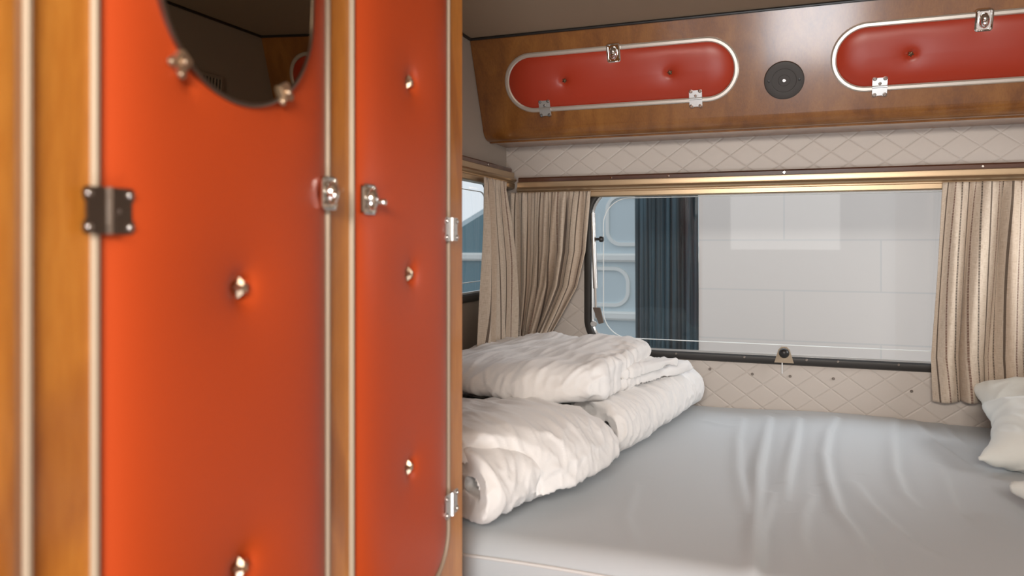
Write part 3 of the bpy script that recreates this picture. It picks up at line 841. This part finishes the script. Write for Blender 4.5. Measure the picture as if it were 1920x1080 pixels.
polyH2 = strip([(-.36, .032), (-.10, .032), (-.02, .030)], .022)
stH2 = [(-.50, 1.53, ZU+.0, -.35, -.937, .9, 1), (-.40, 1.50, ZU-.001, -.35, -.937, .9, 1), (-.350, 1.53, ZU-.002, -.35, -.937, .85, 1), (-.328, 1.58, ZU-.004, -.35, -.937, .70, .9)]
fT0 = fold_noise(.25, .97, 4.0, 30, .0065, 11, .009)
def fT(x, y, z, n):
    d = fT0(x, y, z, n)
    if n[2] > .2:      # hump of bunched filling in the far corner
        d += .020*math.exp(-((x+.57)/.07)**2-((y-1.88)/.07)**2)*n[2]+.010*math.exp(-((x+.42)/.08)**2-((y-1.74)/.08)**2)*n[2]
    # ruffled hems on the open end
    if x > -.38: d += .0035*math.sin(y*150+5*nz(x*30, y*30, 1))*math.exp(-((x+.335)/.03)**2)
    return d
soft('comforter', 'white comforter folded in two, lying on top of the rolled ones in the corner', 'comforter',
     [clampx([sweep(polyT, stTT)]), clampx([sweep(polyH, stH)]), clampx([sweep(polyH2, stH2)])], (-.55, 1.65, ZU), M['duvet'], .004, 7, fT)

# pillows at the right
def pillow_mesh(c, ax, ay, az, L, Wd, T, corner=.18, nu=60, nv=60):
    """pillow with pointed corners; ax, ay, az are its axes"""
    vs = []; fs = []
    c = Vector(c); ax = Vector(ax).normalized(); ay = (Vector(ay)-Vector(ay).dot(ax)*ax).normalized(); az = ax.cross(ay)
    for side in (1, -1):
        for j in range(nv+1):
            for i in range(nu+1):
                u = 2*i/nu-1; v = 2*j/nv-1
                pu = u*(1-corner*.5*(1-v*v)*0-.10*(1-abs(v)**2.0)*abs(u)**3*1.0); pv = v*(1-.10*(1-abs(u)**2.0)*abs(v)**3)
                h = T/2*((1-u**4)*(1-v**4))**.55
                h = max(h, .0035)
                p = c+ax*pu*L/2+ay*pv*Wd/2+az*h*side
                vs.append(tuple(p))
    n1 = nu+1; N = n1*(nv+1)
    for s in (0, 1):
        for j in range(nv):
            for i in range(nu):
                q = [s*N+j*n1+i, s*N+j*n1+i+1, s*N+(j+1)*n1+i+1, s*N+(j+1)*n1+i]; fs.append(q if s == 0 else q[::-1])
    loop = [i for i in range(n1)]+[j*n1+nu for j in range(1, nv+1)]+[nv*n1+i for i in range(nu-1, -1, -1)]+[j*n1 for j in range(nv-1, 0, -1)]
    for k in range(len(loop)):
        a, b = loop[k], loop[(k+1) % len(loop)]; fs.append([b, a, a+N, b+N])
    return vs, fs
fP = fold_noise(.8, .6, 6, 16, .007, 21, .006)
soft('pillow', 'white pillow leaning in the right corner below the striped curtain', 'pillow',
     [pillow_mesh((.600, 1.970, -.370), (1, .02, .10), (-.10, .80, .40), 0, .36, .22, .085)], (.6, 1.98, ZT), M['pillowc'], .005, 3, fP)
fP2 = fold_noise(.5, -.85, 5, 14, .011, 31, .008)
soft('pillow', 'crumpled white pillow lying flat on the sheet at the right edge', 'pillow',
     [pillow_mesh((.585, 1.725, -.378), (1, -.28, .05), (.28, 1, .26), 0, .42, .25, .115)], (.58, 1.75, ZT), M['pillowc'], .005, 3, fP2)
soft('pillow', 'white pillow of which only a rounded corner shows at the right edge', 'pillow',
     [pillow_mesh((.566, 1.325, -.396), (1, .08, .02), (0, 1, .0), 0, .42, .24, .085)], (.56, 1.42, ZT), M['pillowc'], .006, 3, fP2)

# ------------------------------------------------------------------ outside
struct(G().box(-14, 14, -8, 16, FL-.75, FL-.6).make('ground', M['asphalt'], smooth=False))
GZ = FL-.6
bw = G().box(-.315, 3.2, 3.0, 3.3, GZ+.001, .95).make('outside_wall', M['block'], smooth=False, bevel=.01)
struct(bw)
# dark drape at the wall's end stands in for a dark reflection in the pane
def nz0(x, y, z): return noise.noise(Vector((x, y, z)))
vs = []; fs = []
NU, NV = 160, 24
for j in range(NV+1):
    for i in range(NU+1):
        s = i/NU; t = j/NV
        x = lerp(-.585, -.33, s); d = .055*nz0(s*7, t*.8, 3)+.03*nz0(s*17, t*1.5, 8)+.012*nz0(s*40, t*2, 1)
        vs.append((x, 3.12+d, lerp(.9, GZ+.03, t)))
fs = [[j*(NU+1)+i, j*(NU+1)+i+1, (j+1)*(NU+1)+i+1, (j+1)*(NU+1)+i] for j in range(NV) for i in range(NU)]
dr = thing('reflection_cloth', 'dark blue drape added outside in place of a dark window reflection', 'reflection_cloth', (-.49, 3.12, GZ+.03))
o = obj('cloth', vs, fs, M['bluerefl'], dr, autos=3); md = o.modifiers.new('c', 'SOLIDIFY'); md.thickness = .006
G().tube([(-.70, 3.12, .905), (-.31, 3.12, .905)], .014, 10).make('reflection_cloth_rod', M['steel'], dr)
# parked van
van = thing('van', 'pale blue parked van with white mouldings seen through the windows', 'van', (-2.4, 5.1, GZ))
vy0, vy1 = 4.25, 6.1
side = [(-4.6, GZ+.35), (-4.6, -.75), (-4.4, -.60), (-2.9, -.42), (-1.25, .49), (.5, .55), (.62, .45), (.66, GZ+.35)]
vs, fs = extr(side, vy0, vy1, lambda t, p, q: (p, t, q)); obj('van_body', vs, fs, M['vanwhite'], van, bevel=.05)
Fv = lambda u, v, n: (u, vy0-n, v)
for (a, b, c_, d) in ((-.96, -.30, -.01, .27), (-1.30, -.84, -.36, -.15)):
    vs, fs = ring(Fv, b-a, d-c_, .08, [(-.012, -.01), (-.01, .012), (.01, .012), (.014, -.01)], ((a+b)/2, (c_+d)/2)); obj('panel_bead', vs, fs, M['vanwhite2'], van)
g = G()
for z0, z1 in ((-.11, -.062), (-.445, -.395)): g.box(-3.3, .6, vy0-.03, vy0+.01, z0, z1)
g.make('side_moulding', M['vanwhite2'], van, smooth=False, bevel=.01)
out = [(-2.7, -.36), (-1.62, .24), (-1.40, .24), (-1.40, -.36)]
g = G(); g.add([Fv(u, v, .006) for u, v in out]+[Fv(u, v, -.03) for u, v in out], [[0,1,2,3],[7,6,5,4],[0,4,5,1],[1,5,6,2],[2,6,7,3],[3,7,4,0]])
g.make('cab_window', M['vanglass'], van, smooth=False)
for x in (-3.7, -.4):
    for y in (vy0+.12, vy1-.12):
        g = G(); g.disc((0, 0, -.1), .33, .2, lambda u, v, n, x=x, y=y: (x+u, y-n, GZ+.335+v), 30, prof=[(1, 0), (1, .2), (.6, .2), (.55, .17), (0, .17)]); g.make('wheel', M['tyre'], van)
